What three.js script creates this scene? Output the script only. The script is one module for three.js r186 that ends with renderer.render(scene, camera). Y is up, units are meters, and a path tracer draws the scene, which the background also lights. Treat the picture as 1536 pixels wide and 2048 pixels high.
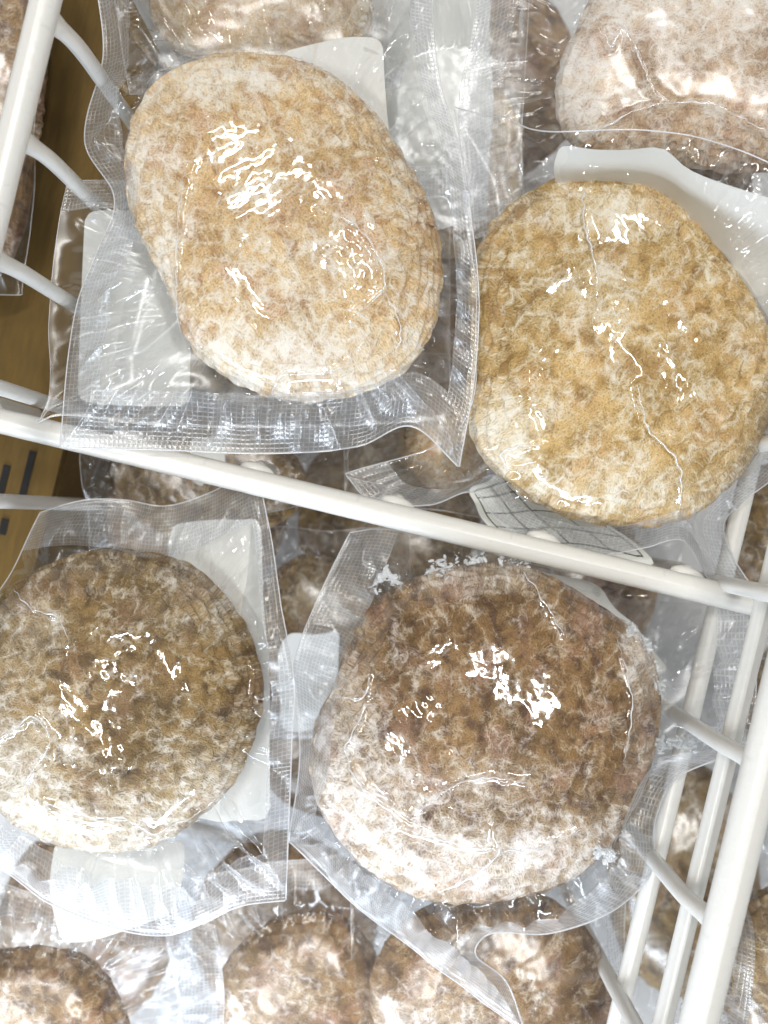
import * as THREE from 'three';
import { RectAreaLightUniformsLib } from 'three/addons/lights/RectAreaLightUniformsLib.js';
import { mergeGeometries } from 'three/addons/utils/BufferGeometryUtils.js';

// ---------------------------------------------------------------- camera, lamps, exposure
RectAreaLightUniformsLib.init();
const scene = new THREE.Scene();
scene.background = new THREE.Color(0.012, 0.012, 0.013);
const DIST = 0.36, FOCAL = 2250;                       // metres above the divider bar; focal length in photo pixels
const camera = new THREE.PerspectiveCamera(2 * Math.atan(1024 / FOCAL) * 180 / Math.PI, 0.75, 0.01, 12);
camera.position.set(0, DIST, 0); camera.up.set(0, 0, -1); camera.lookAt(0, 0, 0);
camera.focus = 0.345; camera.userData.fStop = 9;
const renderer = new THREE.WebGLRenderer({ antialias: true });
renderer.toneMapping = THREE.LinearToneMapping;
renderer.toneMappingExposure = 1.02;
renderer.shadowMap.enabled = true;

// ---------------------------------------------------------------- small helpers
function rng(seed) { let s = seed >>> 0; return () => { s = (s + 0x6D2B79F5) | 0; let t = Math.imul(s ^ (s >>> 15), 1 | s); t = (t + Math.imul(t ^ (t >>> 7), 61 | t)) ^ t; return ((t ^ (t >>> 14)) >>> 0) / 4294967296; }; }
const PERM = new Uint8Array(512), GX = new Float32Array(256), GY = new Float32Array(256);
{ const r = rng(7), p = [...Array(256).keys()]; for (let i = 255; i > 0; i--) { const j = Math.floor(r() * (i + 1)); [p[i], p[j]] = [p[j], p[i]]; } for (let i = 0; i < 512; i++) PERM[i] = p[i & 255]; for (let i = 0; i < 256; i++) { const a = r() * Math.PI * 2; GX[i] = Math.cos(a); GY[i] = Math.sin(a); } }
function noise(x, y) {                                  // gradient noise, about -1..1
  const xi = Math.floor(x), yi = Math.floor(y), fx = x - xi, fy = y - yi, X = xi & 255, Y = yi & 255;
  const u = fx * fx * fx * (fx * (fx * 6 - 15) + 10), v = fy * fy * fy * (fy * (fy * 6 - 15) + 10);
  const a = PERM[PERM[X] + Y], b = PERM[PERM[X + 1] + Y], c = PERM[PERM[X] + Y + 1], d = PERM[PERM[X + 1] + Y + 1];
  const n0 = GX[a] * fx + GY[a] * fy, n1 = GX[b] * (fx - 1) + GY[b] * fy, n2 = GX[c] * fx + GY[c] * (fy - 1), n3 = GX[d] * (fx - 1) + GY[d] * (fy - 1);
  return 1.45 * (n0 + u * (n1 - n0) + v * (n2 - n0 + u * (n0 - n1 - n2 + n3)));
}
function fbm(x, y, o = 4) { let s = 0, a = 0.5; for (let i = 0; i < o; i++) { s += a * noise(x, y); x = x * 2.03 + 17.1; y = y * 2.03 - 9.7; a *= 0.5; } return s; }
const clamp = (x, a = 0, b = 1) => Math.min(b, Math.max(a, x));
const sstep = (a, b, x) => { const t = clamp((x - a) / (b - a)); return t * t * (3 - 2 * t); };
const mix = (a, b, t) => a + (b - a) * t;
const smax = (a, b, k) => { const h = clamp(0.5 + 0.5 * (a - b) / k); return mix(b, a, h) + k * h * (1 - h); };
const MM = 0.001;
// a point of the place from where it is seen and its height above the divider bar (mm)
const at = (px, py, h) => { const d = DIST - h * MM; return new THREE.Vector3((px - 768) / FOCAL * d, h * MM, (py - 1024) / FOCAL * d); };
const taken = {};
const numbered = (n) => { taken[n] = (taken[n] ?? -1) + 1; return taken[n] ? `${n}_${String(taken[n]).padStart(3, '0')}` : n; };
function thing(name, label, category, pos = [0, 0, 0], group) {
  const o = new THREE.Group(); o.name = numbered(name); o.position.set(...pos); o.userData = { label, category }; if (group) o.userData.group = group; scene.add(o); return o;
}
function part(name, geo, mat, parent) { const m = new THREE.Mesh(geo, mat); m.name = name; m.castShadow = m.receiveShadow = true; parent.add(m); return m; }
function structure(name, geo, mat, label) { const m = part(name, geo, mat, scene); m.userData = { kind: 'structure', label, category: name.replace(/_/g, ' ') }; return m; }
function dataTex(w, h, fn, srgb, rep = true) {
  const d = new Uint8Array(w * h * 4), c = [0, 0, 0];
  for (let y = 0, i = 0; y < h; y++) for (let x = 0; x < w; x++, i += 4) { fn(x, y, c); d[i] = clamp(c[0]) * 255; d[i + 1] = clamp(c[1]) * 255; d[i + 2] = clamp(c[2]) * 255; d[i + 3] = 255; }
  const t = new THREE.DataTexture(d, w, h); t.magFilter = THREE.LinearFilter; t.minFilter = THREE.LinearMipmapLinearFilter; t.generateMipmaps = true;
  if (rep) t.wrapS = t.wrapT = THREE.RepeatWrapping; if (srgb) t.colorSpace = THREE.SRGBColorSpace; t.needsUpdate = true; return t;
}
const tileable = (x, y, n, f) => {                      // noise that repeats after n cells
  const fx = x - Math.floor(x / n) * n, fy = y - Math.floor(y / n) * n, u = fx / n, v = fy / n;
  return (f(fx, fy) * (1 - u) * (1 - v) + f(fx - n, fy) * u * (1 - v) + f(fx, fy - n) * (1 - u) * v + f(fx - n, fy - n) * u * v) / Math.sqrt((u * u + (1 - u) * (1 - u)) * (v * v + (1 - v) * (1 - v)));
};

// ---------------------------------------------------------------- lamps
function lamp(name, label, pos, target, w, h, color, intensity, glow) {
  const o = thing(name, label, 'lamp', pos); o.lookAt(...target);      // +z of the group faces the target
  part('housing', new THREE.BoxGeometry(w + 0.02, h + 0.02, 0.03).translate(0, 0, -0.018), new THREE.MeshStandardMaterial({ color: 0xd8d8d8, roughness: 0.5 }), o);
  part('diffuser', new THREE.BoxGeometry(w, h, 0.004), new THREE.MeshStandardMaterial({ color: 0xffffff, emissive: color, emissiveIntensity: glow }), o);
  const l = new THREE.RectAreaLight(color, intensity, w, h); l.name = 'lamp_light'; l.position.set(0, 0, 0.004); l.rotation.y = Math.PI; o.add(l);
  return o;
}
lamp('freezer_lamp', 'cool white strip lamp under the front lip of the freezer', [-0.08, 0.09, 0.365], [0, 0.0, 0.05], 0.62, 0.022, new THREE.Color(0.78, 0.88, 1.0), 58, 3);
const TUBE = new THREE.Color(1.0, 0.985, 0.945);
for (const [x, z, k, h, w] of [[0.5, -0.2, 190, 0.04, 'short thin tube lamp over the far side of the freezer'], [-0.35, -0.8, 170, 0.04, 'short thin tube lamp over the back of the freezer'], [-0.8, 0.45, 150, 0.04, 'short thin tube lamp over the carton side of the freezer']])
  lamp('ceiling_lamp', w, [x, 2.0, z], [x * 0.5, 0, z * 0.5], 0.75, h, TUBE, k, 3);

// ---------------------------------------------------------------- the freezer
const linerMat = new THREE.MeshStandardMaterial({ color: new THREE.Color(0.74, 0.75, 0.76), roughness: 0.45 });
const floorMat = new THREE.MeshStandardMaterial({ color: new THREE.Color(0.62, 0.62, 0.62), roughness: 0.6 });
structure('floor', new THREE.BoxGeometry(1.1, 0.02, 0.86).translate(0, -0.26, 0), floorMat, 'pale floor of the chest freezer under the basket');
structure('wall_back', new THREE.BoxGeometry(1.1, 0.42, 0.03).translate(0, -0.04, -0.415), linerMat, 'white inner wall of the chest freezer at the back');
structure('wall_front', new THREE.BoxGeometry(1.1, 0.4, 0.03).translate(0, -0.05, 0.4151), linerMat, 'white inner wall of the chest freezer at the front');
structure('wall_left', new THREE.BoxGeometry(0.03, 0.42, 0.8).translate(-0.535, -0.04, 0), linerMat, 'white inner wall of the chest freezer at the carton side');
structure('wall_right', new THREE.BoxGeometry(0.03, 0.42, 0.8).translate(0.535, -0.04, 0), linerMat, 'white inner wall of the chest freezer at the far side');

// ---------------------------------------------------------------- materials
const whiteWire = new THREE.MeshPhysicalMaterial({ color: new THREE.Color(0.80, 0.80, 0.79), map: dataTex(512, 512, (x, y, c) => { const g = sstep(0.28, 0.6, tileable(x / 26, y / 60, 512 / 26, (a, b) => fbm(a, b, 4))), k = 1 - 0.035 * g - 0.02 * Math.abs(noise(x / 5, y / 5)); c[0] = k; c[1] = k * 0.995; c[2] = k * 0.98; }, true), roughness: 0.34, clearcoat: 0.35, clearcoatRoughness: 0.22,
  bumpMap: dataTex(256, 256, (x, y, c) => { c[0] = c[1] = c[2] = 0.5 + 0.5 * tileable(x / 12, y / 12, 256 / 12, (a, b) => fbm(a, b, 3)); }), bumpScale: 0.00012 });
const CELL = 1.3;                                       // mm, mesh of the seals
const embossAt = (x, y) => { const wob = 1.6 * Math.sin(x * Math.PI * 2 / 512) * Math.sin(y * Math.PI * 6 / 512); return Math.max(Math.abs((((x + wob) / 64) % 1) - 0.5), Math.abs(((y / 64) % 1) - 0.5)) * 2; };
const embossTex = dataTex(512, 512, (x, y, c) => {     // 8 x 8 cushions with grooves between
  const e = embossAt(x, y), n = 0.10 * tileable(x / 22, y / 22, 512 / 22, (a, b) => fbm(a, b, 2)); c[0] = c[1] = c[2] = 0.85 - 0.55 * Math.pow(e, 2.4) - 0.2 * sstep(0.8, 0.95, e) + n;
});
const embossClear = dataTex(512, 512, (x, y, c) => { const e = embossAt(x, y); const w = sstep(-0.35, 0.45, tileable(x / 128, y / 128, 4, (a, b) => fbm(a + 5, b, 2))); c[0] = c[1] = c[2] = 0.94 - (0.05 + 0.15 * w) * sstep(0.62, 0.9, e); });  // pressed lines are cloudier than the cells
const creaseTex = dataTex(1024, 1024, (x, y, c) => {   // fine crumple of thin film
  const f = (a, b) => { const w1 = fbm(a * 0.7 + 3, b * 0.7, 2) * 1.2, w2 = fbm(a * 0.7, b * 0.7 + 9, 2) * 1.2; return 1 - Math.abs(noise(a + w1, b + w2)) * 1.9 + 0.35 * noise(a * 2.3, b * 2.3); };
  const v = tileable(x / 64, y / 64, 16, f); c[0] = c[1] = c[2] = clamp(0.35 + 0.32 * v);
});
function filmMat(o) { return new THREE.MeshPhysicalMaterial({ color: 0xffffff, transmission: 1, thickness: 0, ior: 1.52, side: THREE.DoubleSide, ...o }); }
const film = filmMat({ roughness: 0.065, ior: 1.62, bumpMap: creaseTex, bumpScale: 0.00003, color: new THREE.Color(0.975, 0.98, 0.985) });
const filmPlain = filmMat({ roughness: 0.27, ior: 1.8, color: new THREE.Color(0.97, 0.975, 0.98) });
const seal = filmMat({ roughness: 0.28, ior: 2.0, transmission: 0.97, transmissionMap: embossClear, bumpMap: embossTex, bumpScale: 0.00013, color: new THREE.Color(0.93, 0.945, 0.97) });
const foldM = filmMat({ roughness: 0.16, ior: 1.9, transmission: 0.4, color: new THREE.Color(0.96, 0.96, 0.97) });
const edgeM = filmMat({ roughness: 0.29, ior: 1.9, transmission: 0.55, color: new THREE.Color(0.93, 0.94, 0.96) });
const paper = new THREE.MeshStandardMaterial({ color: new THREE.Color(0.74, 0.74, 0.71), roughness: 0.75,
  bumpMap: dataTex(256, 256, (x, y, c) => { c[0] = c[1] = c[2] = 0.5 + 0.5 * tileable(x / 9, y / 9, 256 / 9, (a, b) => fbm(a, b, 3)); }), bumpScale: 0.00006 });

// ---------------------------------------------------------------- curves and patches
function curve(pts) {
  const c = new THREE.CatmullRomCurve3(pts.map((p) => at(...p)), false, 'centripetal'); c.arcLengthDivisions = 300;
  const L = []; for (let i = 0; i <= 400; i++) L.push(c.getPointAt(i / 400));
  return (t) => { const s = clamp(t) * 400, i = Math.min(399, Math.floor(s)); return L[i].clone().lerp(L[i + 1], s - i); };
}
function coons(o) {
  const T = curve(o.top), B = curve(o.bottom), Lf = curve(o.left), R = curve(o.right), c00 = T(0), c10 = T(1), c01 = B(0), c11 = B(1);
  return (u, v) => {
    const p = T(u).multiplyScalar(1 - v).addScaledVector(B(u), v).addScaledVector(Lf(v), 1 - u).addScaledVector(R(v), u);
    return p.addScaledVector(c00, -(1 - u) * (1 - v)).addScaledVector(c10, -u * (1 - v)).addScaledVector(c01, -(1 - u) * v).addScaledVector(c11, -u * v);
  };
}
function grid(nu, nv, fn, uvfn, u0 = 0, u1 = 1, v0 = 0, v1 = 1, off) {
  const pos = new Float32Array((nu + 1) * (nv + 1) * 3), uv = new Float32Array((nu + 1) * (nv + 1) * 2), idx = [];
  for (let j = 0, k = 0; j <= nv; j++) for (let i = 0; i <= nu; i++, k++) {
    const u = mix(u0, u1, i / nu), v = mix(v0, v1, j / nv), p = fn(u, v), q = uvfn(u, v, p);
    pos[k * 3] = p.x - off.x; pos[k * 3 + 1] = p.y - off.y; pos[k * 3 + 2] = p.z - off.z; uv[k * 2] = q[0]; uv[k * 2 + 1] = q[1];
    if (i < nu && j < nv) { const a = k, b = k + 1, c = k + nu + 1, d = c + 1; idx.push(a, c, b, b, c, d); }
  }
  const g = new THREE.BufferGeometry(); g.setAttribute('position', new THREE.BufferAttribute(pos, 3)); g.setAttribute('uv', new THREE.BufferAttribute(uv, 2)); g.setIndex(idx); g.computeVertexNormals(); return g;
}
function sheet(o, off, thick = 0.00025, n = 24) {      // a paper with real thickness
  const F = coons(o), uvf = (u, v) => [u, 1 - v], ww = F(0, 0).distanceTo(F(1, 0)), hh = F(0, 0).distanceTo(F(0, 1)), rc = o.round ?? 0.0035;
  const f = (u, v) => {                                // rounded corners
    let a = u * ww, b = v * hh; const cx = a < rc ? rc : a > ww - rc ? ww - rc : a, cy = b < rc ? rc : b > hh - rc ? hh - rc : b, d = Math.max(Math.abs(a - cx), Math.abs(b - cy)), l = Math.hypot(a - cx, b - cy);
    if (a !== cx && b !== cy && l > 0) { a = cx + (a - cx) * d / l; b = cy + (b - cy) * d / l; }
    return F(a / ww, b / hh);
  };
  const a = grid(n, n, f, uvf, 0, 1, 0, 1, off), b = grid(n, n, (u, v) => { const p = f(u, v); p.y -= thick; return p; }, uvf, 0, 1, 0, 1, off);
  const ix = b.index.array; for (let i = 0; i < ix.length; i += 3) { const t = ix[i]; ix[i] = ix[i + 1]; ix[i + 1] = t; } b.computeVertexNormals();
  return mergeGeometries([a, b]);
}

// ---------------------------------------------------------------- frozen patties
function pattyShape(s) {
  // s.outline: traced points at the widest level s.h (mm); s.rise above and s.drop below that level (mm)
  const raw = s.outline.map(([x, y]) => at(x, y, s.h)); let cx = 0, cz = 0; for (const p of raw) { cx += p.x; cz += p.z; } cx /= raw.length; cz /= raw.length;
  const c = new THREE.CatmullRomCurve3(raw, true, 'centripetal'), N = 360, R = new Float32Array(N).fill(-1);
  for (let i = 0; i < 2400; i++) { const p = c.getPoint(i / 2400), a = Math.atan2(p.z - cz, p.x - cx), k = ((Math.round(a / (2 * Math.PI) * N) % N) + N) % N; R[k] = Math.max(R[k], Math.hypot(p.x - cx, p.z - cz)); }
  for (let k = 0; k < N; k++) if (R[k] < 0) R[k] = R[(k + N - 1) % N];
  const rad = (a) => { const t = ((a / (2 * Math.PI) * N) % N + N) % N, i = Math.floor(t), f = t - i; return mix(R[i % N], R[(i + 1) % N], f); };
  const h = s.h * MM, rise = s.rise * MM, drop = s.drop * MM, sd = s.seed * 13.7, tx = (s.tilt?.[0] ?? 0), tz = (s.tilt?.[1] ?? 0), e = s.pw ?? 2.6;
  const relief = (x, z) => 0.0022 * fbm(x * 38 + sd, z * 38 - sd, 2) + 0.0003 * noise(x * 150 + sd, z * 150) + 0.0004 * noise(x * 330, z * 330 + sd);
  const level = (x, z) => h + tx * (x - cx) + tz * (z - cz);
  const rho = (x, z) => Math.hypot(x - cx, z - cz) / rad(Math.atan2(z - cz, x - cx));
  const prof = (r) => r < 1 ? Math.pow(1 - Math.pow(r, e), 0.5) : -(r - 1) * 4;
  const overY = (x, z, r) => level(x, z) + rise * prof(r) + (r < 1 ? (0.0022 * fbm(x * 38 + sd, z * 38 - sd, 1.0)) * (1 - r * r * 0.5) : 0);
  const topY = (x, z, r = rho(x, z)) => level(x, z) + rise * prof(r) + (r < 1 ? relief(x, z) * (1 - r * r * 0.5) : 0);
  const botY = (x, z, r = rho(x, z)) => level(x, z) - drop * prof(r);
  const rmax = Math.max(...R);
  return { cx, cz, rad, rho, overY, topY, botY, rmax, level, h };
}
function pattyGeo(p, off, nt = 150, nr = 60) {
  const pos = [], uv = [], idx = [], nb = Math.floor(nr / 3), rings = nr + nb;
  for (let j = 0; j <= rings; j++) {
    const top = j <= nr, q = top ? Math.sin(j / nr * Math.PI / 2) : Math.cos((j - nr) / nb * Math.PI / 2);
    for (let i = 0; i <= nt; i++) {
      const a = i / nt * Math.PI * 2, r = p.rad(a) * Math.min(q, 0.9999), x = p.cx + Math.cos(a) * r, z = p.cz + Math.sin(a) * r, qq = Math.min(q, 0.9999);
      const y = top ? p.topY(x, z, qq) : p.botY(x, z, qq), side = 0.0012 * noise(a * 9, j * 0.3) * (q > 0.6 ? 1 : 0);
      pos.push(x + Math.cos(a) * side - off.x, y - off.y, z + Math.sin(a) * side - off.z);
      const sk = top ? 1 : 1 + (j - nr) * 0.02;
      uv.push(0.5 + (x - p.cx) / (2.3 * p.rmax) * sk, 0.5 - (z - p.cz) / (2.3 * p.rmax) * sk);
      if (i < nt && j < rings) { const A = j * (nt + 1) + i, B = A + 1, C = A + nt + 1, D = C + 1; idx.push(A, B, C, B, D, C); }
    }
  }
  const g = new THREE.BufferGeometry(); g.setAttribute('position', new THREE.Float32BufferAttribute(pos, 3)); g.setAttribute('uv', new THREE.Float32BufferAttribute(uv, 2)); g.setIndex(idx); g.computeVertexNormals(); return g;
}
const hex = (h) => [(h >> 16 & 255) / 255, (h >> 8 & 255) / 255, (h & 255) / 255];
function meatMaps(n, seed, look, spots, worldOf) {
  // colour and relief of minced meat with freezer frost; spots: frost patches [x, z, rx, rz, strength] in metres round the patty
  const bump = new Uint8Array(n * n * 4), s = seed * 31.3, [c0, c1, c2, c3, cf] = look.map(hex);
  const col = dataTex(n, n, (px, py, c) => {
    const [X, Z] = worldOf(px / n, py / n), tc = Math.cos(seed * 1.9), ts = Math.sin(seed * 1.9), x = (X * tc - Z * ts) * 1000, z = (X * ts + Z * tc) * 1000;   // mm, the mince lies another way in each patty
    const wx = x + 2.3 * fbm(x / 6 + s, z / 6, 3), wz = z + 2.3 * fbm(x / 6, z / 6 + s + 40, 3);
    const big = fbm(x / 26 + s, z / 26 - s, 3), mid = fbm(wx / 4.8 - s, wz / 4.8 + s, 4), chunk = noise(wx / 6.5 + 2 * s, wz / 5 + 7), pink = fbm(x / 15 - s * 2, z / 15, 3);
    let f = 0, hz = 0;
    for (const [a, b, ra, rb, k] of spots) { const d = Math.hypot((X - a) / ra, (Z - b) / rb); const g = k * (1 - sstep(0.2, 1.35, d + 0.55 * fbm(x / 6 + s, z / 6 + 3, 4))); f += g; hz = Math.max(hz, g); }
    const grain = noise(x / 0.5 + s, z / 0.5), fuzz = 1 - Math.abs(noise(wx / 0.9 + 7, wz / 0.9 - s)) * 1.7;
    let rg = 0, am = 0.46, fx = wx / 5.3 + s, fz = wz / 5.3 - s; for (let o = 0; o < 4; o++) { const q = 1 - Math.abs(noise(fx, fz)) * 1.25; rg += am * q * Math.abs(q); fx = fx * 2.1 + 3.7; fz = fz * 2.1 + 1.9; am *= 0.58; }
    const dens = clamp(look.frost + 0.64 * fbm(x / 9 - s, z / 9 + s, 4) + f * 0.6, 0, 0.96), th = 0.95 - dens * 0.8;
    const web = sstep(th - 0.33, th + 0.42, rg * 0.86 + fuzz * 0.14 + grain * 0.08) * mix(0.72, 0.92, dens), fr = clamp(1 - (1 - web) * (1 - clamp(hz * 1.25 * (0.75 + 0.3 * fuzz + 0.2 * grain))));
    const m1 = sstep(-0.3, 0.35, mid + 0.5 * big), m2 = sstep(0.30, 0.44, chunk) * sstep(-0.1, 0.2, fbm(x / 17 + 9, z / 17 + s, 2)), m3 = sstep(0.0, 0.35, pink), dark = sstep(0.08, 0.42, -mid);
    for (let k = 0; k < 3; k++) {
      let v = mix(c1[k], c0[k], m1); v = mix(v, c2[k], m3 * 0.6); v = mix(v, c3[k], clamp(m2 * 0.7 + dark * 0.55)); v *= 1 + 0.16 * big + 0.15 * grain + 0.13 * fuzz;
      c[k] = mix(v, cf[k], clamp(fr));
    }
    const i = (py * n + px) * 4, hgt = clamp(0.40 + 0.10 * mid + 0.25 * fr + 0.10 * grain + 0.12 * fuzz); bump[i] = bump[i + 1] = bump[i + 2] = hgt * 255; bump[i + 3] = 255;
  }, true, false);
  const b = new THREE.DataTexture(bump, n, n); b.magFilter = THREE.LinearFilter; b.needsUpdate = true;
  return new THREE.MeshPhysicalMaterial({ map: col, bumpMap: b, bumpScale: 0.0007, roughness: 0.72, sheen: 0.25, sheenRoughness: 0.6, sheenColor: new THREE.Color(1, 1, 1) });
}

// ---------------------------------------------------------------- vacuum packs
function pack(s) {
  const p = s.patty ? pattyShape(s.patty) : null;
  const base = coons(s.bag), cpt = p ? new THREE.Vector3(p.cx, (s.patty.h - s.patty.drop) * MM, p.cz) : base(0.5, 0.5);
  const g = thing('vacuum_pack', s.label, 'vacuum pack', cpt.toArray(), s.group);
  const sd = s.seed * 7.31, n = s.res ?? 150, band = { left: 0, right: 0, top: 0, bottom: 0, ...s.bands };
  const W = (base(1, 0.5).distanceTo(base(0, 0.5))) * 1000, H = (base(0.5, 1).distanceTo(base(0.5, 0))) * 1000;
  const creases = [...(s.creases ?? []), ...(s.pulls ?? []).map((pts) => ({ pts, amp: 3.4, w: 2.0, pull: true }))].map(({ pts, amp = 1.4, w = 1.1, pull }) => ({ pull, amp: amp * MM, w: w * MM, line: pts.map(([x, y]) => at(x, y, pull ? s.bag.right[2][2] : s.patty.h + s.patty.rise * 0.8)) }));
  const lump = (x, z) => { let y = 0; for (const c of creases) { let best = 1; for (let i = 0; i + 1 < c.line.length; i++) { const a = c.line[i], b = c.line[i + 1], dx = b.x - a.x, dz = b.z - a.z, t = clamp(((x - a.x) * dx + (z - a.z) * dz) / (dx * dx + dz * dz)); const d = Math.hypot(x - a.x - dx * t, z - a.z - dz * t); if (d < best) best = d; } best += 0.0006 * noise(x * 260, z * 260); if (best < c.w * 3) y = Math.max(y, c.amp * Math.exp(-Math.pow(Math.abs(best) / c.w, 1.4))); } return y; };
  const fold = (s.fold ?? 1) * (s.res > 250 ? 1.25 : 1);
  const front = (u, v) => {
    const q = base(u, v), x = q.x, z = q.z, eu = Math.min(u, 1 - u), ev = Math.min(v, 1 - v), edge = Math.min(eu, ev);
    // wavy rims
    const along = eu < ev ? v : u, side = eu < ev ? (u < 0.5 ? 0 : 9) : (v < 0.5 ? 20 : 31), rim = 1 - sstep(0, 0.2, edge);
    q.y += rim * (s.ruffle ?? 2.2) * MM * noise(along * 5.5 + side + sd, sd + edge * 4);
    let r = 9;
    if (p) {
      r = p.rho(x, z);
      if (r < 1.6) { const t = p.overY(x, z, r) + 0.0011; q.y = smax(q.y, t, 0.005); }
      const th = Math.atan2(z - p.cz, x - p.cx), web = sstep(0.93, 1.06, r) * sstep(0.0, 0.1, edge);
      // pulled folds that fan out from the patty, flat facets between sharp ridges
      const rad = 1 - Math.abs(noise(th * 4.2 + sd, r * 0.8)) * 2.2, rad2 = 1 - Math.abs(noise(th * 9 + sd * 2, r * 1.3 + 4)) * 2.2;
      q.y += fold * web * (0.0042 * Math.max(0, rad) * sstep(1.0, 1.15, r) + 0.0030 * Math.max(-0.3, rad2));
      if (r < 1.05) { const k = 1 - sstep(0.98, 1.05, r); const w = sstep(0.12, 0.5, noise(x * 46 - sd, z * 46 + 3)); q.y += k * (0.00022 * (1 - Math.abs(noise(x * 70 + sd, z * 70)) * 2) + (0.00006 + 0.00024 * w) * Math.abs(noise(x * 170, z * 170 + sd)) + (0.00006 + 0.00015 * w) * noise(x * 340 + sd, z * 340)); }
    }
    const facet = 1.2 * Math.abs(noise(x * 30 + sd, z * 30 - sd)) + 0.35 * Math.abs(noise(x * 75 - sd, z * 75 + sd));
    if (r > 1) q.y += fold * 0.0042 * facet * sstep(1, 1.2, r) * sstep(0, 0.14, edge);
    q.y += lump(x, z);
    return q;
  };
  const uvFilm = (u, v) => [u * W / 46 + sd, v * H / 46 + sd], uvSeal = (u, v) => [u * W / (8 * CELL), v * H / (8 * CELL)];
  const b = band, cell = (du, dv) => [Math.max(6, Math.round(n * du)), Math.max(6, Math.round(n * dv))];
  if (p && s.skin) part('frozen_patty', pattyGeo(p, cpt, s.res > 200 ? 200 : 110, s.res > 200 ? 80 : 40), s.skin, g);
  for (const l of s.labels ?? []) { const m = part('paper_label', sheet(l, cpt), l.mat ?? paper, g); if (l.label) m.userData.label = l.label; }
  const f = part('film', grid(...cell(1 - b.left - b.right, 1 - b.top - b.bottom), front, uvFilm, b.left, 1 - b.right, b.top, 1 - b.bottom, cpt), s.res > 180 ? film : filmPlain, g);
  const strips = [];
  if (b.top) strips.push([0, 1, 0, b.top]); if (b.bottom) strips.push([0, 1, 1 - b.bottom, 1]);
  if (b.left) strips.push([0, b.left, b.top, 1 - b.bottom]); if (b.right) strips.push([1 - b.right, 1, b.top, 1 - b.bottom]);
  for (const [u0, u1, v0, v1] of strips) part('seal_strip', grid(...cell(u1 - u0, v1 - v0), front, uvSeal, u0, u1, v0, v1, cpt), seal, g);
  // doubled folds of film standing on the patty
  for (const c of creases.filter((k) => !k.pull)) {
    const C = new THREE.CatmullRomCurve3(c.line), pts = []; for (let i = 0; i <= 60; i++) { const q = C.getPointAt(i / 60), x = q.x + 0.0008 * noise(q.x * 320 + sd, q.z * 320), z = q.z + 0.0008 * noise(q.z * 320 - sd, q.x * 320), r = p.rho(x, z); pts.push(new THREE.Vector3(x, (r < 1.02 ? p.topY(x, z, r) : p.topY(x, z, 1) - 0.002 * (r - 1) * 10) + 0.0007 + c.amp * 0.95, z).sub(cpt)); }
    const CC = new THREE.CatmullRomCurve3(pts), G = new THREE.TubeGeometry(CC, 90, 1, 6), P = G.attributes.position;
    for (let i = 0; i <= 90; i++) { const t = i / 90, q = CC.getPointAt(t), rr = c.w * (0.17 + 0.2 * noise(t * 9 + sd, sd)) * Math.pow(Math.sin(Math.PI * clamp(t, 0.02, 0.98)), 0.5); for (let k = 0; k <= 6; k++) { const m = i * 7 + k; P.setXYZ(m, q.x + (P.getX(m) - q.x) * rr, q.y + (P.getY(m) - q.y) * rr * 0.6, q.z + (P.getZ(m) - q.z) * rr); } }
    G.computeVertexNormals(); part('film_fold', G, foldM, f);
  }
  // the rear film
  const back = (u, v) => { const q = base(u, v), edge = Math.min(u, 1 - u, v, 1 - v); q.y -= 0.0006 + 0.009 * sstep(0, 0.15, edge) + sstep(0, 0.2, edge) * (0.0012 + 0.0016 * Math.abs(noise(q.x * 52 - sd, q.z * 52))); if (p) { const r = p.rho(q.x, q.z); if (r < 1.6) q.y = -smax(-q.y, -(p.botY(q.x, q.z, r) - 0.0006), 0.005); } return q; };
  const nb = Math.round(n * 0.45);
  if (s.res > 250) part('rear_film', grid(nb, nb, back, uvFilm, Math.max(b.left, 0.03), 1 - Math.max(b.right, 0.03), Math.max(b.top, 0.03), 1 - Math.max(b.bottom, 0.03), cpt), filmPlain, g);
  // cut rim of the bag
  const rimPts = []; const M = 90;
  for (let i = 0; i < M; i++) rimPts.push(front(i / M, 0)); for (let i = 0; i < M; i++) rimPts.push(front(1, i / M)); for (let i = 0; i < M; i++) rimPts.push(front(1 - i / M, 1)); for (let i = 0; i < M; i++) rimPts.push(front(0, 1 - i / M));
  part('cut_edge', new THREE.TubeGeometry(new THREE.CatmullRomCurve3(rimPts.map((q) => q.sub(cpt)), true), 420, s.res > 180 ? 0.00022 : 0.00011, 5, true), edgeM, f);
  return { g, p, cpt, front };
}
const ell = (cx, cy, rx, ry, seed = 1, k = 14) => Array.from({ length: k }, (_, i) => { const a = i / k * Math.PI * 2, w = 1 + 0.07 * noise(Math.cos(a) * 1.5 + seed * 5, Math.sin(a) * 1.5 + seed); return [cx + Math.cos(a) * rx * w, cy + Math.sin(a) * ry * w]; });
const quad = (a, b, c, d) => { const m = (p, q, t, j) => [mix(p[0], q[0], t), mix(p[1], q[1], t), mix(p[2], q[2], t)]; const wv = (p, k) => [p[0] + 14 * noise(p[0] * 0.013 + k, p[1] * 0.013), p[1] + 14 * noise(p[0] * 0.013, p[1] * 0.013 + k), p[2] + 3 * noise(p[1] * 0.02, p[0] * 0.02)]; const ln = (p, q) => [p, wv(m(p, q, 0.25), 1), wv(m(p, q, 0.5), 2), wv(m(p, q, 0.75), 3), q]; return { top: ln(a, b), right: ln(b, c), bottom: ln(d, c), left: ln(a, d) }; };
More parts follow.
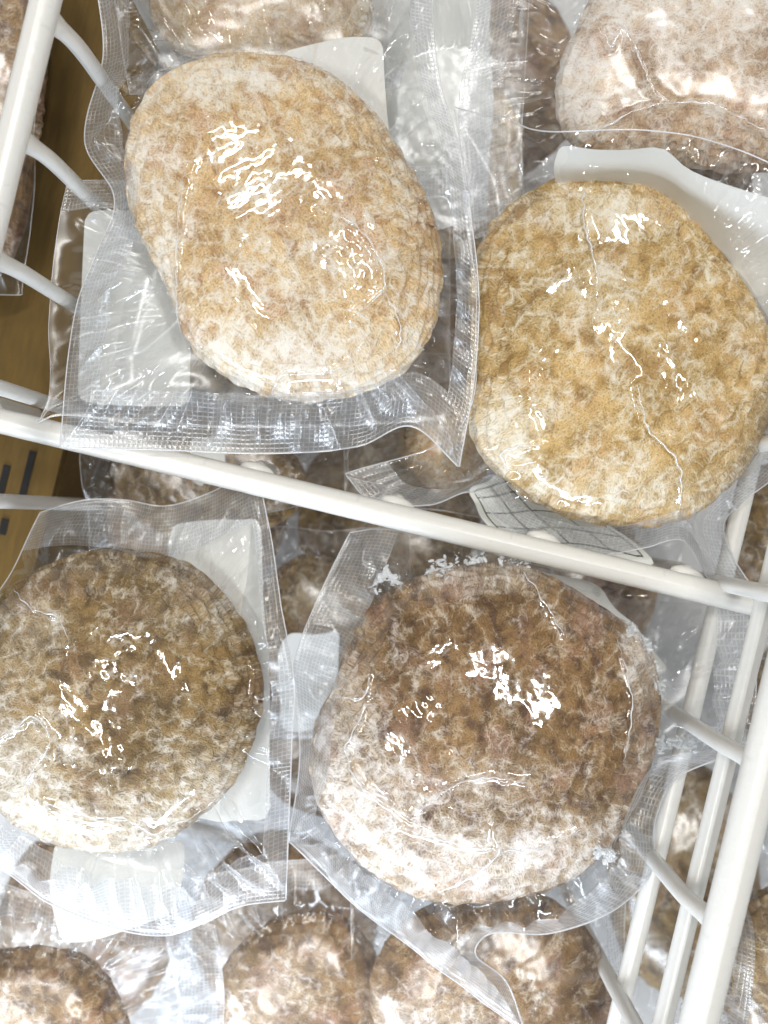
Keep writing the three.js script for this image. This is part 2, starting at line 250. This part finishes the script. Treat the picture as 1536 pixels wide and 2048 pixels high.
function skinFor(outline, h, n, seed, look, frostPx) {
  const p = pattyShape({ outline, h, rise: 20, drop: 10, seed });
  const sp = frostPx.map(([x, y, rx, ry, k]) => { const q = at(x, y, h + 10), d = (DIST - h * MM) / FOCAL; return [q.x - p.cx, q.z - p.cz, rx * d, ry * d, k]; });
  return meatMaps(n, seed, look, sp, (u, v) => [(u - 0.5) * 2.3 * p.rmax, -(v - 0.5) * 2.3 * p.rmax]);
}
const PALE = Object.assign([0xccb086, 0xb69669, 0xc09c80, 0x9c7650, 0xf4efe5], { frost: 0.46 });
const GOLD = Object.assign([0xbd9f6c, 0xa4854f, 0xb29064, 0x8b6b3e, 0xf2ecdf], { frost: 0.41 });
const BROWN = Object.assign([0x8a7047, 0x6d5735, 0x84684e, 0x523f29, 0xece7e0], { frost: 0.30 });
const RUST = Object.assign([0x8a6c47, 0x6b5234, 0x926f5c, 0x50392a, 0xf1ebe6], { frost: 0.30 });
const outA = [[330, 160], [430, 122], [520, 118], [620, 138], [700, 185], [768, 260], [826, 350], [868, 445], [882, 545], [870, 640], [828, 720], [765, 768], [690, 792], [610, 802], [520, 785], [430, 738], [370, 672], [342, 590], [308, 520], [270, 440], [255, 350], [265, 260], [295, 200]];
const outB = [[1000, 430], [1060, 385], [1130, 355], [1200, 350], [1280, 362], [1340, 400], [1420, 490], [1490, 580], [1530, 660], [1560, 740], [1545, 830], [1500, 920], [1440, 985], [1380, 1030], [1300, 1052], [1200, 1048], [1100, 1020], [1010, 960], [955, 900], [935, 800], [945, 700], [940, 600], [950, 520]];
const outF = [[60, 1150], [150, 1110], [260, 1100], [370, 1125], [440, 1180], [490, 1250], [520, 1330], [525, 1400], [505, 1480], [470, 1560], [400, 1630], [320, 1680], [230, 1700], [140, 1690], [60, 1660], [0, 1610], [-50, 1520], [-70, 1400], [-50, 1280], [0, 1200]];
const outG = [[700, 1290], [740, 1220], [800, 1170], [880, 1140], [960, 1130], [1050, 1135], [1130, 1170], [1200, 1215], [1270, 1260], [1310, 1340], [1318, 1430], [1300, 1520], [1270, 1600], [1220, 1680], [1140, 1750], [1040, 1785], [940, 1800], [840, 1790], [760, 1750], [690, 1690], [640, 1610], [622, 1520], [635, 1440], [670, 1370]];
const outE = [[1110, 180], [1150, 60], [1230, -60], [1400, -120], [1600, -100], [1700, 50], [1720, 220], [1640, 330], [1480, 345], [1330, 330], [1200, 320], [1130, 270]];
const outC = [[300, 20], [350, -80], [520, -140], [700, -90], [745, 20], [720, 90], [620, 125], [450, 130], [340, 90]];

const skinA = skinFor(outA, 10, 1024, 1, PALE, [[420, 730, 140, 90, 0.38], [640, 730, 230, 80, 0.36], [330, 560, 40, 160, 0.35], [450, 170, 160, 50, 0.3], [620, 560, 120, 80, 0.15], [300, 330, 60, 120, 0.2]]);
const skinB = skinFor(outB, 0, 1024, 2, GOLD, [[1000, 870, 80, 90, 0.45], [1200, 430, 150, 60, 0.3], [1180, 600, 90, 110, 0.2], [1250, 980, 180, 50, 0.25]]);
const skinF = skinFor(outF, -6, 1024, 3, BROWN, [[40, 1530, 150, 150, 0.4], [190, 1650, 280, 95, 0.42], [420, 1560, 110, 90, 0.3], [90, 1240, 80, 60, 0.25], [400, 1200, 140, 90, 0.15], [30, 1330, 90, 120, 0.15]]);
const skinG = skinFor(outG, -6, 1024, 4, RUST, [[730, 1610, 170, 150, 0.42], [920, 1710, 320, 110, 0.45], [690, 1440, 80, 150, 0.4], [1130, 1680, 160, 90, 0.3], [950, 1560, 170, 80, 0.22], [1290, 1310, 60, 100, 0.35], [950, 1150, 200, 40, 0.25]]);
const skinE = skinFor(outE, 2, 768, 5, Object.assign([0xc0a68a, 0xa88c70, 0xbb9a86, 0x8e6e56, 0xf4f0ea], { frost: 0.5 }), [[1400, 0, 300, 130, 0.3], [1150, 150, 60, 160, 0.4]]);
const skinC = skinFor(outC, -14, 512, 6, PALE, []);
const deepOut = ell(980, 1900, 230, 190, 3);
const skinDeep = skinFor(deepOut, -38, 768, 7, RUST, [[880, 1950, 140, 90, 0.25]]);
const skinDeep2 = skinFor(deepOut, -38, 768, 8, RUST, [[900, 1850, 160, 100, 0.2]]);
const skinOlive = skinFor(deepOut, -38, 768, 9, BROWN, [[1000, 1800, 120, 80, 0.2]]);

// printed delivery form: ruled table on white paper
const formTex = dataTex(512, 512, (x, y, c) => {
  const u = x / 512, v = y / 512; let k = 0.93; const rows = [0.08, 0.3, 0.55, 0.8, 0.93], cols = [0.06, 0.28, 0.45, 0.7, 0.94];
  if (u > 0.06 && u < 0.94) for (const r of rows) if (Math.abs(v - r) < 0.008) k = 0.2; if (v > 0.08 && v < 0.93) for (const r of cols) if (Math.abs(u - r) < 0.006) k = 0.25;
  c[0] = k; c[1] = k + 0.01; c[2] = k - 0.01;
}, true);
const formPaper = new THREE.MeshStandardMaterial({ map: formTex, roughness: 0.7 });

const GRP = 'vacuum packs piled in the basket';
pack({ pulls: [[[325, 160], [270, 90], [225, 20]], [[320, 170], [230, 230], [190, 285]], [[600, 800], [605, 850], [600, 890]], [[640, 800], [665, 850], [680, 890]], [[390, 700], [300, 745], [235, 740]], [[345, 650], [260, 640], [190, 625]], [[370, 690], [330, 760], [250, 800]], [[880, 600], [915, 610], [945, 620]], [[780, 190], [800, 300], [770, 340]], [[850, 420], [890, 400], [930, 400]], [[800, 750], [850, 810], [900, 880]]], seed: 1, res: 290, skin: skinA, group: GRP, label: 'pale beige frosted patty in clear vacuum bag lying over the divider bar',
  patty: { outline: outA, h: 10, rise: 19, drop: 10, seed: 1, tilt: [0, -0.03] },
  bag: { top: [[190, -60, 6], [400, -75, 6], [650, -75, 6], [865, -60, 9]], right: [[865, -60, 9], [868, 80, 12], [880, 170, 10], [918, 290, 14], [940, 420, 16], [958, 600, 14], [948, 760, 12], [918, 935, 6]],
    bottom: [[118, 895, 7], [330, 900, 8], [560, 907, 6], [720, 892, 3], [820, 852, 2], [918, 935, 6]], left: [[190, -60, 6], [205, 100, 5], [172, 290, 7], [228, 395, 4], [195, 500, 4], [150, 620, 5], [118, 895, 7]] },
  bands: { left: 0.1, right: 0.07, bottom: 0.115 },
  creases: [{ pts: [[380, 330], [365, 400], [350, 520], [345, 640], [360, 720]], amp: 1.6 }, { pts: [[640, 430], [700, 450], [760, 520], [765, 580], [700, 640]], amp: 1.4 }, { pts: [[765, 580], [800, 640], [790, 720]], amp: 1.2 }, { pts: [[530, 790], [560, 745], [660, 740], [720, 700]], amp: 1.0 }],
  labels: [{ top: [[560, 105, -1], [640, 85, 0], [700, 74, 1], [765, 76, 1]], right: [[765, 76, 1], [772, 200, 0], [785, 330, -1]], bottom: [[560, 340, -2], [680, 335, -2], [785, 330, -1]], left: [[560, 105, -1], [560, 220, -2], [560, 340, -2]], label: 'plain white paper label behind the patty' }] });
pack({ pulls: [[[1370, 1050], [1365, 1090]], [[955, 905], [915, 960]], [[1000, 430], [960, 340], [930, 270]], [[1060, 385], [1020, 310], [1000, 250]], [[1010, 965], [960, 990]], [[1440, 985], [1480, 1030]], [[1100, 1025], [1110, 1075]]], seed: 2, res: 290, skin: skinB, group: GRP, label: 'golden tan patty in clear vacuum bag beside a curled white paper label',
  patty: { outline: outB, h: 0, rise: 22, drop: 10, seed: 2 },
  bag: { top: [[908, 215, -6], [1000, 240, 4], [1110, 262, 27], [1300, 262, 31], [1480, 300, 30], [1660, 400, 28]], right: [[1660, 400, 28], [1660, 700, 8], [1580, 920, -4], [1450, 1040, -5], [1465, 1110, -8], [1515, 1188, -9]],
    bottom: [[690, 948, -15], [740, 1000, -14], [860, 1010, -13], [945, 985, -11], [1000, 1045, -12], [1090, 1090, -12], [1190, 1110, -12], [1290, 1095, -10], [1360, 1080, -9], [1430, 1170, -10], [1515, 1188, -9]], left: [[908, 215, -6], [930, 400, -6], [945, 650, -8], [915, 860, -12], [690, 948, -15]] },
  bands: { right: 0.07, bottom: 0.1 },
  creases: [{ pts: [[1175, 360], [1165, 440], [1185, 540], [1190, 640]], amp: 1.1 }, { pts: [[1265, 775], [1290, 860], [1350, 920], [1370, 1000], [1370, 1050]], amp: 1.4 }, { pts: [[1080, 890], [1010, 900], [1020, 935], [1080, 920]], amp: 1.2 }],
  labels: [{ top: [[1120, 287, 25], [1180, 298, 27], [1250, 300, 27], [1325, 297, 28], [1380, 340, 26], [1650, 430, 25]], right: [[1650, 430, 25], [1660, 560, 10], [1670, 700, 0]], bottom: [[1140, 420, -3], [1300, 430, -4], [1440, 560, -5], [1500, 640, -5], [1670, 700, 0]], left: [[1120, 287, 25], [1108, 345, 12], [1140, 420, -3]], label: 'white paper label curling up past the patty' },
    { ...quad([930, 975, -20], [1080, 940, -20], [1330, 1140, -19], [1000, 1080, -20]), mat: formPaper, label: 'white form printed with a ruled table' }] });
pack({ pulls: [[[525, 990], [540, 1100], [560, 1250], [586, 1350]], [[440, 1180], [480, 1130], [505, 1090]], [[400, 1030], [425, 1090], [430, 1140]], [[310, 1685], [350, 1740], [385, 1800]], [[340, 1675], [400, 1740], [460, 1770]], [[480, 1580], [530, 1680], [560, 1770]], [[525, 1380], [560, 1360], [586, 1350]], [[90, 1140], [110, 1080], [130, 1040]], [[240, 1100], [260, 1050], [300, 1020]], [[200, 1705], [190, 1770]]], seed: 3, res: 290, skin: skinF, group: GRP, label: 'round brown patty in clear vacuum bag next to a white paper strip, wavy seal',
  patty: { outline: outF, h: -6, rise: 22, drop: 10, seed: 3 },
  bag: { top: [[80, 1025, -10], [170, 1000, -6], [250, 1000, -8], [330, 1012, -14], [420, 985, -10], [515, 930, -8]], right: [[515, 930, -8], [545, 1080, -2], [565, 1220, 2], [588, 1350, 5], [583, 1500, 3], [578, 1650, 0], [572, 1800, -4]],
    bottom: [[-90, 1690, -2], [0, 1738, 0], [100, 1803, -3], [200, 1850, -8], [330, 1872, -12], [410, 1845, -8], [480, 1812, -3], [572, 1800, -4]], left: [[80, 1025, -10], [20, 1150, -8], [-80, 1300, -6], [-110, 1500, -4], [-90, 1690, -2]] },
  bands: { top: 0.12, right: 0.06, bottom: 0.13 },
  creases: [{ pts: [[10, 1180], [60, 1215], [125, 1240], [145, 1285]], amp: 1.8 }, { pts: [[0, 1480], [75, 1430], [110, 1470], [60, 1560], [50, 1600]], amp: 1.8 }, { pts: [[90, 1600], [180, 1630], [260, 1640], [300, 1680]], amp: 1.2 }, { pts: [[300, 1680], [390, 1640], [460, 1590]], amp: 1.2 }],
  labels: [{ ...quad([340, 1050, -14], [522, 1035, -12], [540, 1640, -13], [340, 1640, -15]), label: 'narrow white paper label beside the patty' }, { top: [[110, 1680, -23], [240, 1690, -23], [370, 1680, -23]], right: [[370, 1680, -23], [366, 1750, -20], [345, 1828, -16]], bottom: [[122, 1885, -14], [180, 1882, -14], [345, 1828, -16]], left: [[110, 1680, -23], [100, 1780, -18], [122, 1885, -14]], label: 'white paper label under the lower seal' }] });
const packG = pack({ pulls: [[[1310, 1480], [1400, 1490], [1485, 1472]], [[1325, 1390], [1390, 1430], [1470, 1470]], [[1200, 1200], [1260, 1180], [1330, 1180]], [[890, 1800], [920, 1840], [940, 1870]], [[1220, 1690], [1260, 1740], [1290, 1760]], [[640, 1420], [610, 1370], [590, 1350]], [[1270, 1270], [1350, 1240], [1430, 1200]], [[740, 1200], [720, 1130], [730, 1090]], [[640, 1610], [600, 1640], [585, 1670]], [[720, 1720], [690, 1760]]], seed: 4, res: 300, skin: skinG, group: GRP, label: 'reddish brown patty with thick white frost in clear vacuum bag, folded corner seal',
  patty: { outline: outG, h: -6, rise: 24, drop: 10, seed: 4 },
  bag: { top: [[700, 1065, -12], [760, 1058, -12], [900, 1085, -16], [1100, 1135, -16], [1300, 1170, -14], [1510, 1165, -12]], left: [[700, 1065, -12], [650, 1165, -10], [598, 1290, -12], [585, 1350, -10], [600, 1500, -8], [578, 1685, -9]],
    bottom: [[578, 1685, -9], [700, 1800, -10], [860, 1925, -12], [960, 2000, -14], [1050, 2062, -16]], right: [[1510, 1165, -12], [1515, 1330, -6], [1492, 1480, -2], [1350, 1560, -4], [1312, 1640, -4], [1305, 1740, -6], [1240, 1812, -8], [1100, 1866, -10], [975, 1868, -8], [950, 1905, -10], [1010, 1960, -12], [1050, 2062, -16]] },
  bands: { left: 0.12, right: 0.1, bottom: 0.13 },
  creases: [{ pts: [[670, 1400], [730, 1395], [735, 1350]], amp: 1.6 }, { pts: [[735, 1350], [720, 1440], [690, 1500], [720, 1570], [830, 1640]], amp: 1.4 }, { pts: [[830, 1620], [900, 1565], [970, 1545], [1050, 1555]], amp: 1.5 }, { pts: [[800, 1650], [950, 1690], [1060, 1695], [1130, 1670], [1170, 1655]], amp: 1.4 }, { pts: [[985, 1650], [995, 1690], [960, 1740], [880, 1790]], amp: 2.2, w: 1.5 }, { pts: [[1050, 1135], [1090, 1200], [1130, 1270]], amp: 1.4 }, { pts: [[1240, 1280], [1265, 1400], [1250, 1520]], amp: 1.0 }],
  labels: [{ ...quad([1060, 1140, -18], [1200, 1170, -18], [1340, 1340, -18], [1230, 1350, -18]), label: 'white paper label tucked behind the patty' }] });
pack({ seed: 5, res: 178, skin: skinE, group: GRP, label: 'large whitish pink frosted patty in clear vacuum bag behind the curled label',
  patty: { outline: outE, h: 0, rise: 17, drop: 10, seed: 5 },
  bag: { top: [[962, -80, 0], [1200, -160, 2], [1500, -180, 2], [1800, -160, 2]], right: [[1800, -160, 2], [1810, 200, 0], [1800, 500, -4]], bottom: [[935, 480, -14], [1100, 440, -12], [1300, 420, -10], [1800, 500, -4]], left: [[962, -80, 0], [945, 60, 0], [918, 200, -8], [928, 350, -12], [935, 480, -14]] },
  bands: { left: 0.1 }, creases: [{ pts: [[1190, 30], [1220, 100], [1240, 60], [1270, 120], [1300, 190], [1330, 215]], amp: 2.4, w: 1.5 }, { pts: [[1150, 280], [1260, 230], [1330, 215], [1420, 220], [1536, 270]], amp: 2.2, w: 1.5 }] });
pack({ seed: 6, res: 170, skin: skinC, group: GRP, label: 'pale patty in a loose clear bag partly under the pale beige pack',
  patty: { outline: outC, h: -14, rise: 13, drop: 10, seed: 6 }, bag: quad([200, -160, -8], [900, -160, -8], [800, 175, -9], [260, 190, -9]), bands: { bottom: 0.1 }, fold: 1.2 });
pack({ seed: 7, res: 170, skin: skinDeep, group: GRP, label: 'clear vacuum bag with a square white label under the pale beige pack',
  patty: { outline: ell(600, 600, 230, 200, 4), h: -24, rise: 14, drop: 10, seed: 7 },
  bag: { top: [[135, 362, -2], [300, 358, -4], [600, 345, -14], [900, 330, -22]], right: [[900, 330, -22], [900, 600, -22], [900, 840, -20]], bottom: [[75, 846, 5], [115, 832, 3], [300, 850, -4], [600, 855, -14], [900, 840, -20]], left: [[135, 362, -2], [112, 480, -1], [98, 640, 0], [98, 790, 3], [75, 846, 5]] },
  bands: { top: 0.13 }, ruffle: 0.8, fold: 0.6,
  labels: [{ top: [[170, 424, -8], [200, 421, -8], [385, 421, -9]], right: [[385, 421, -9], [383, 600, -9], [378, 812, -9]], bottom: [[155, 803, -8], [260, 812, -8], [378, 812, -9]], left: [[170, 424, -8], [162, 600, -8], [155, 803, -8]], label: 'square white paper label' }] });
pack({ seed: 8, res: 170, skin: skinC, group: GRP, label: 'clear vacuum bag with white label wedged between the two pale packs',
  patty: { outline: ell(900, 330, 150, 190, 5), h: -52, rise: 18, drop: 10, seed: 8 }, bag: quad([740, -60, -20], [1060, -60, -24], [1040, 620, -26], [780, 640, -24]), fold: 2,
  labels: [{ ...quad([745, -60, -30], [985, -40, -30], [975, 440, -30], [765, 470, -30]), label: 'white paper label' }] });
{ // loose ice in the folds of the frosty pack
  const r = rng(44), ice = new THREE.MeshPhysicalMaterial({ color: new THREE.Color(0.86, 0.88, 0.9), roughness: 0.5, transmission: 0.35, thickness: 0 }), M = new THREE.Matrix4(), list = [];
  const runs = [[[745, 1180], [770, 1150], [800, 1170]], [[850, 1150], [920, 1125], [1000, 1120], [1060, 1125]], [[1235, 1245], [1280, 1270], [1310, 1340], [1330, 1400]], [[1300, 1500], [1340, 1490], [1400, 1480]], [[1180, 1690], [1210, 1700], [1230, 1730]]];
  for (const run of runs) { const C = new THREE.CatmullRomCurve3(run.map(([x, y]) => at(x, y, -2))); const hubs = Array.from({ length: 14 }, () => [r(), 0.4 + r() * r() * 1.6]); for (let i = 0; i < 260; i++) { const [ht, hs] = hubs[Math.floor(r() * 14)], q = C.getPoint(clamp(ht + (r() - 0.5) * 0.04)), g = () => (r() + r() + r() + r() - 2) * 0.0022 * hs; q.x += g(); q.z += g(); const rh = packG.p.rho(q.x, q.z); q.y = Math.max(rh < 1 ? packG.p.topY(q.x, q.z, rh) : -1, -0.004) + r() * 0.0009; const sc = 0.00012 + 0.0007 * Math.pow(r(), 4); list.push(new THREE.Matrix4().compose(q.sub(packG.cpt), new THREE.Quaternion().setFromEuler(new THREE.Euler(r() * 6, r() * 6, r() * 6)), new THREE.Vector3(sc, sc * (0.5 + r()), sc * (1 + 2 * r())))); } }
  const im = new THREE.InstancedMesh(new THREE.IcosahedronGeometry(1, 0), ice, list.length); list.forEach((m, i) => im.setMatrixAt(i, m)); im.name = 'ice_crystals'; im.castShadow = im.receiveShadow = true; im.userData.kind = 'stuff'; packG.g.add(im);
}
// the layer below
const LOW = 'vacuum packs in the layer below';
pack({ seed: 9, res: 150, skin: skinDeep2, group: LOW, label: 'dull red brown patty in clear bag below the round brown pack',
  patty: { outline: ell(60, 2070, 200, 185, 6), h: -40, rise: 13, drop: 12, seed: 9 }, bag: quad([-200, 1730, -28], [430, 1850, -40], [450, 2300, -46], [-200, 2300, -46]), bands: { right: 0.12, top: 0.1 } });
pack({ seed: 10, res: 150, skin: skinDeep2, group: LOW, label: 'dull pinkish patty in clear bag below the folded corner seal',
  patty: { outline: ell(610, 2030, 175, 210, 7), h: -50, rise: 13, drop: 12, seed: 10 }, bag: quad([330, 1760, -44], [800, 1700, -46], [820, 2250, -50], [360, 2250, -50]), bands: { left: 0.12, top: 0.1 },
  labels: [] });
pack({ seed: 11, res: 170, skin: skinDeep, group: LOW, label: 'brown patty in clear bag beside the basket wall, under the folded seal',
  patty: { outline: ell(985, 1990, 245, 210, 3), h: -34, rise: 15, drop: 12, seed: 11 }, bag: quad([700, 1720, -42], [1260, 1700, -42], [1240, 2280, -46], [720, 2280, -46]), bands: { right: 0.08 } });
pack({ seed: 12, res: 150, skin: skinC, group: LOW, label: 'golden patty in clear bag glimpsed behind the divider bar',
  patty: { outline: ell(900, 880, 90, 110, 8), h: -48, rise: 16, drop: 12, seed: 12 }, bag: quad([680, 700, -40], [1100, 720, -40], [1080, 1040, -44], [690, 1000, -44]), fold: 1.6 });
pack({ seed: 13, res: 150, skin: skinOlive, group: LOW, label: 'brown patty in crumpled clear bag under the divider bar',
  patty: { outline: ell(420, 960, 190, 120, 9), h: -62, rise: 18, drop: 12, seed: 13 }, bag: quad([160, 800, -46], [710, 800, -44], [690, 985, -44], [180, 1100, -50]), fold: 2,
  labels: [{ ...quad([375, 880, -42], [445, 870, -42], [450, 965, -42], [385, 970, -42]), label: 'small white paper label' }] });
pack({ seed: 14, res: 120, skin: skinOlive, group: LOW, label: 'brown vacuum pack deep below between the two brown packs',
  patty: { outline: ell(640, 1260, 140, 150, 10), h: -80, rise: 14, drop: 12, seed: 14 }, bag: quad([480, 1060, -74], [820, 1060, -74], [820, 1480, -76], [480, 1480, -76]), fold: 1.4, bands: { bottom: 0.2 },
  labels: [{ ...quad([560, 1285, -62], [680, 1255, -62], [680, 1460, -62], [560, 1460, -62]), label: 'white paper label' }] });
{ // the packs on the basket's floor
  const toPx = (v) => { const d = DIST - v.y; return [768 + v.x / d * FOCAL, 1024 + v.z / d * FOCAL, v.y * 1000]; }, c = Math.cos(13.6 * Math.PI / 180), n = Math.sin(13.6 * Math.PI / 180), r = rng(91);
  for (let i = -1; i <= 1; i++) for (let k = -2; k <= 2; k++) {
    const a = i * 0.079 + (r() - 0.5) * 0.006, b = k * 0.09 + (r() - 0.5) * 0.01 + (i & 1) * 0.02, y = -0.106, P = (da, db, dy) => toPx(new THREE.Vector3((a + da) * c - (b + db) * n, y + dy, (a + da) * n + (b + db) * c)), m = P(0, 0, 0), q = FOCAL / (DIST - y);
    pack({ seed: 30 + i * 7 + k, res: 84, skin: [skinOlive, skinDeep, skinDeep2][Math.floor(r() * 3)], group: 'vacuum packs on the basket floor', label: 'brown patty in clear bag on the basket floor, mostly covered by other packs', fold: 0.8,
      patty: { outline: ell(m[0], m[1], 0.037 * q, 0.041 * q, 20 + i * 5 + k), h: -106, rise: 12, drop: 11, seed: 30 + i * 7 + k }, bag: quad(P(-0.042, -0.048, 0.002 + 0.002 * r()), P(0.042, -0.048, 0.002), P(0.042, 0.048, 0.003), P(-0.042, 0.048, 0.003 + 0.002 * r())), bands: { bottom: 0.1 } });
  }
}
const OUT = 'vacuum packs outside the basket';
for (const [x, y, h, w] of [[1640, 1420, -100, 'beside the basket wall below the rim knob'], [1700, 1750, -110, 'deep outside the basket beside the front packs'], [1520, 2000, -130, 'deep outside the basket near the front']]) pack({ seed: 50 + x % 7, res: 90, skin: skinOlive, group: OUT, label: `brown patty in clear bag ${w}`, fold: 1.4,
  patty: { outline: ell(x, y, 150, 170, x % 11), h, rise: 16, drop: 12, seed: x % 13 }, bag: quad([x - 190, y - 220, h + 4], [x + 190, y - 220, h + 2], [x + 190, y + 220, h + 4], [x - 190, y + 220, h + 3]) });
pack({ seed: 15, res: 150, skin: skinOlive, group: OUT, label: 'brown patty in clear bag just outside the basket rim',
  patty: { outline: ell(1590, 1960, 150, 200, 11), h: -30, rise: 18, drop: 12, seed: 15 }, bag: quad([1440, 1700, -36], [1760, 1700, -36], [1760, 2250, -36], [1400, 2250, -36]), bands: { left: 0.14 } });
pack({ seed: 16, res: 130, skin: skinOlive, group: OUT, label: 'brown patty deep behind the white basket wires',
  patty: { outline: ell(1360, 1760, 150, 230, 12), h: -110, rise: 18, drop: 12, seed: 16 }, bag: quad([1200, 1480, -108], [1540, 1480, -108], [1520, 2060, -110], [1180, 2060, -110]), fold: 1.6 });
pack({ seed: 17, res: 130, skin: skinOlive, group: OUT, label: 'brown vacuum pack beyond the basket corner behind the golden tan pack',
  patty: { outline: ell(1580, 1080, 130, 160, 13), h: -70, rise: 18, drop: 12, seed: 17 }, bag: quad([1440, 860, -66], [1760, 860, -66], [1760, 1320, -66], [1440, 1320, -66]), fold: 1.5 });
pack({ seed: 18, res: 150, skin: skinDeep2, group: OUT, label: 'long reddish brown pack in clear bag lying on the carton',
  patty: { outline: [[-20, -60], [60, -40], [95, 60], [85, 200], [70, 330], [45, 460], [10, 540], [-60, 560], [-160, 400], [-170, 100], [-100, -50]], h: -32, rise: 12, drop: 10, seed: 18 },
  bag: quad([-220, -120, -34], [130, -120, -36], [45, 590, -36], [-240, 640, -36]) });

// ---------------------------------------------------------------- the wire basket
const YAW = 13.6 * Math.PI / 180, ca = Math.cos(YAW), sa = Math.sin(YAW);
const bas = (a, h, b) => new THREE.Vector3(a * ca - b * sa, h, a * sa + b * ca);  // a across, b along the side walls
function rod(pts, radius, seg = 60, rs = 14, flare = [0, 0], flat = 1) {
  const c = new THREE.CatmullRomCurve3(pts), g = new THREE.TubeGeometry(c, seg, 1, rs, false), P = g.attributes.position, len = c.getLength();
  for (let i = 0; i <= seg; i++) { const t = i / seg, q = c.getPointAt(t), d0 = t * len, d1 = (1 - t) * len, f = 1 + flare[0] * Math.exp(-Math.pow(d0 / 0.006, 2)) + flare[1] * Math.exp(-Math.pow(d1 / 0.006, 2)), wob = 1 + 0.02 * noise(i * 0.35 + radius * 900, 3);
    for (let j = 0; j <= rs; j++) { const k = i * (rs + 1) + j; const dx = P.getX(k) - q.x, dy = P.getY(k) - q.y, dz = P.getZ(k) - q.z; P.setXYZ(k, q.x + dx * radius * f * wob, q.y + dy * radius * f * flat, q.z + dz * radius * f * wob); } }
  g.computeVertexNormals();
  const uv = g.attributes.uv; for (let i = 0; i < uv.count; i++) uv.setXY(i, uv.getX(i) * len * 20, uv.getY(i) * 0.5);
  const caps = [0, 1].map((t) => new THREE.SphereGeometry(radius * (1 + flare[t]), 12, 8).scale(1, flat, 1).translate(...c.getPointAt(t).toArray())).slice(flare[0] ? 1 : 0);
  return mergeGeometries([g, ...caps]);
}
const perp = (d, depth) => d * depth / FOCAL;           // distance from the axis at a depth under the camera
{
  const bk = thing('wire_basket', 'white plastic coated wire basket with slanting side walls of rails and uprights', 'wire basket', [0, -0.12, 0]);
  const add = (n, g) => part(n, g.translate(0, 0.12, 0), whiteWire, bk);
  const half = 0.19, L = 0.26, topL = perp(898, 0.31), topR = perp(852, 0.31);
  const dR = [[852, 0.31, 0.0053], [782, 0.335, 0.0030], [692, 0.372, 0.0031]], dL = [[898, 0.31, 0.0043], [660, 0.423, 0.0036]];
  dR.forEach(([d, dep, r], i) => add(i ? 'rail' : 'rim', rod([bas(perp(d, dep), DIST - dep, -0.24), bas(perp(d, dep), DIST - dep, 0), bas(perp(d, dep), DIST - dep, L)], r, 120, 18)));
  dL.forEach(([d, dep, r], i) => add(i ? 'rail' : 'rim', rod([bas(-perp(d, dep), DIST - dep, -0.24), bas(-perp(d, dep), DIST - dep, 0), bas(-perp(d, dep), DIST - dep, L)], r, 120, 18)));
  const up = (x, z0, side, r) => add('upright', rod([bas(side * x, 0.0495, z0), bas(side * (x - 0.0022), 0.044, z0), bas(side * (x - 0.0045), 0.035, z0), bas(side * (x - 0.006), 0, z0), bas(side * (x - 0.008), -0.12, z0)], r, 90, 14, [0.55, 0]));
  for (let k = -6; k <= 7; k++) { up(topL, -0.111 + k * 0.034, -1, 0.0024); }
  for (let k = -6; k <= 4; k++) { up(topR, 0.0888 + k * 0.046, 1, 0.0026); }
  for (let k = -4; k <= 4; k++) add('floor_wire', rod([bas(-topL, -0.12, k * 0.05), bas(0, -0.1205, k * 0.05), bas(topR, -0.12, k * 0.05)], 0.0026, 20, 10));
}
{
  const dv = thing('basket_divider', 'long white coated divider bar with small bumps crossing the basket', 'basket divider', [0, -0.12, 0]);
  const o = at(768, 1027, 0), b0 = o.z / ca;
  part('bar', rod([bas(-0.142, 0.12, b0), bas(0, 0.12, b0), bas(0.142, 0.12, b0)], 0.0041, 160, 20), whiteWire, dv);
  for (const px of [-40, 250, 508, 790, 1085, 1375]) { const a = (px - 768) / FOCAL * DIST / ca;
    const hump = new THREE.SphereGeometry(1, 24, 16).scale(0.0060, 0.0027, 0.0029).rotateY(-YAW - 0.10).translate(...bas(a, 0.1165, b0 - 0.0036).toArray());
    part('upright', mergeGeometries([hump, rod([bas(a, 0.1145, b0 - 0.0046), bas(a, 0.11, b0 - 0.005), bas(a, 0.08, b0 - 0.005), bas(a, 0.0, b0 - 0.005)], 0.0026, 40, 12)]), whiteWire, dv); }
}

// ---------------------------------------------------------------- carton outside the basket
{
  const tex = dataTex(1024, 1024, (x, y, c) => { const f = fbm(x / 90, y / 700, 3), g = fbm(x / 5, y / 60, 3), h = fbm(x / 30, y / 30 + 9, 4); const k = 1 + 0.16 * f + 0.12 * g + 0.12 * h; c[0] = 0.37 * k; c[1] = 0.285 * k; c[2] = 0.11 * k; }, true);
  const m = new THREE.MeshStandardMaterial({ map: tex, roughness: 0.85 }), ink = new THREE.MeshStandardMaterial({ color: 0x0b0a09, roughness: 0.8 });
  const ct = thing('carton', 'brown cardboard carton with black print standing outside the basket', 'carton', bas(-0.19, -0.25, -0.03).toArray()); ct.rotation.y = -YAW;
  const bx = (w, h, d, x, y, z) => new THREE.BoxGeometry(w, h, d).translate(x, y, z);
  part('carton_body', bx(0.14, 0.19, 0.31, 0, 0.095, 0), m, ct);
  part('flap', bx(0.0765, 0.004, 0.31, -0.0325, 0.193, 0), m, ct);
  part('flap', bx(0.0615, 0.004, 0.31, 0.0392, 0.1945, 0), m, ct);
  for (const [x, z, h] of [[0.0515, 0.052, 0.0125], [0.0595, 0.049, 0.021], [0.0555, 0.068, 0.006]]) part('printed_mark', bx(0.0026, 0.0004, h, x, 0.1969, z), ink, ct);
}
renderer.render(scene, camera);
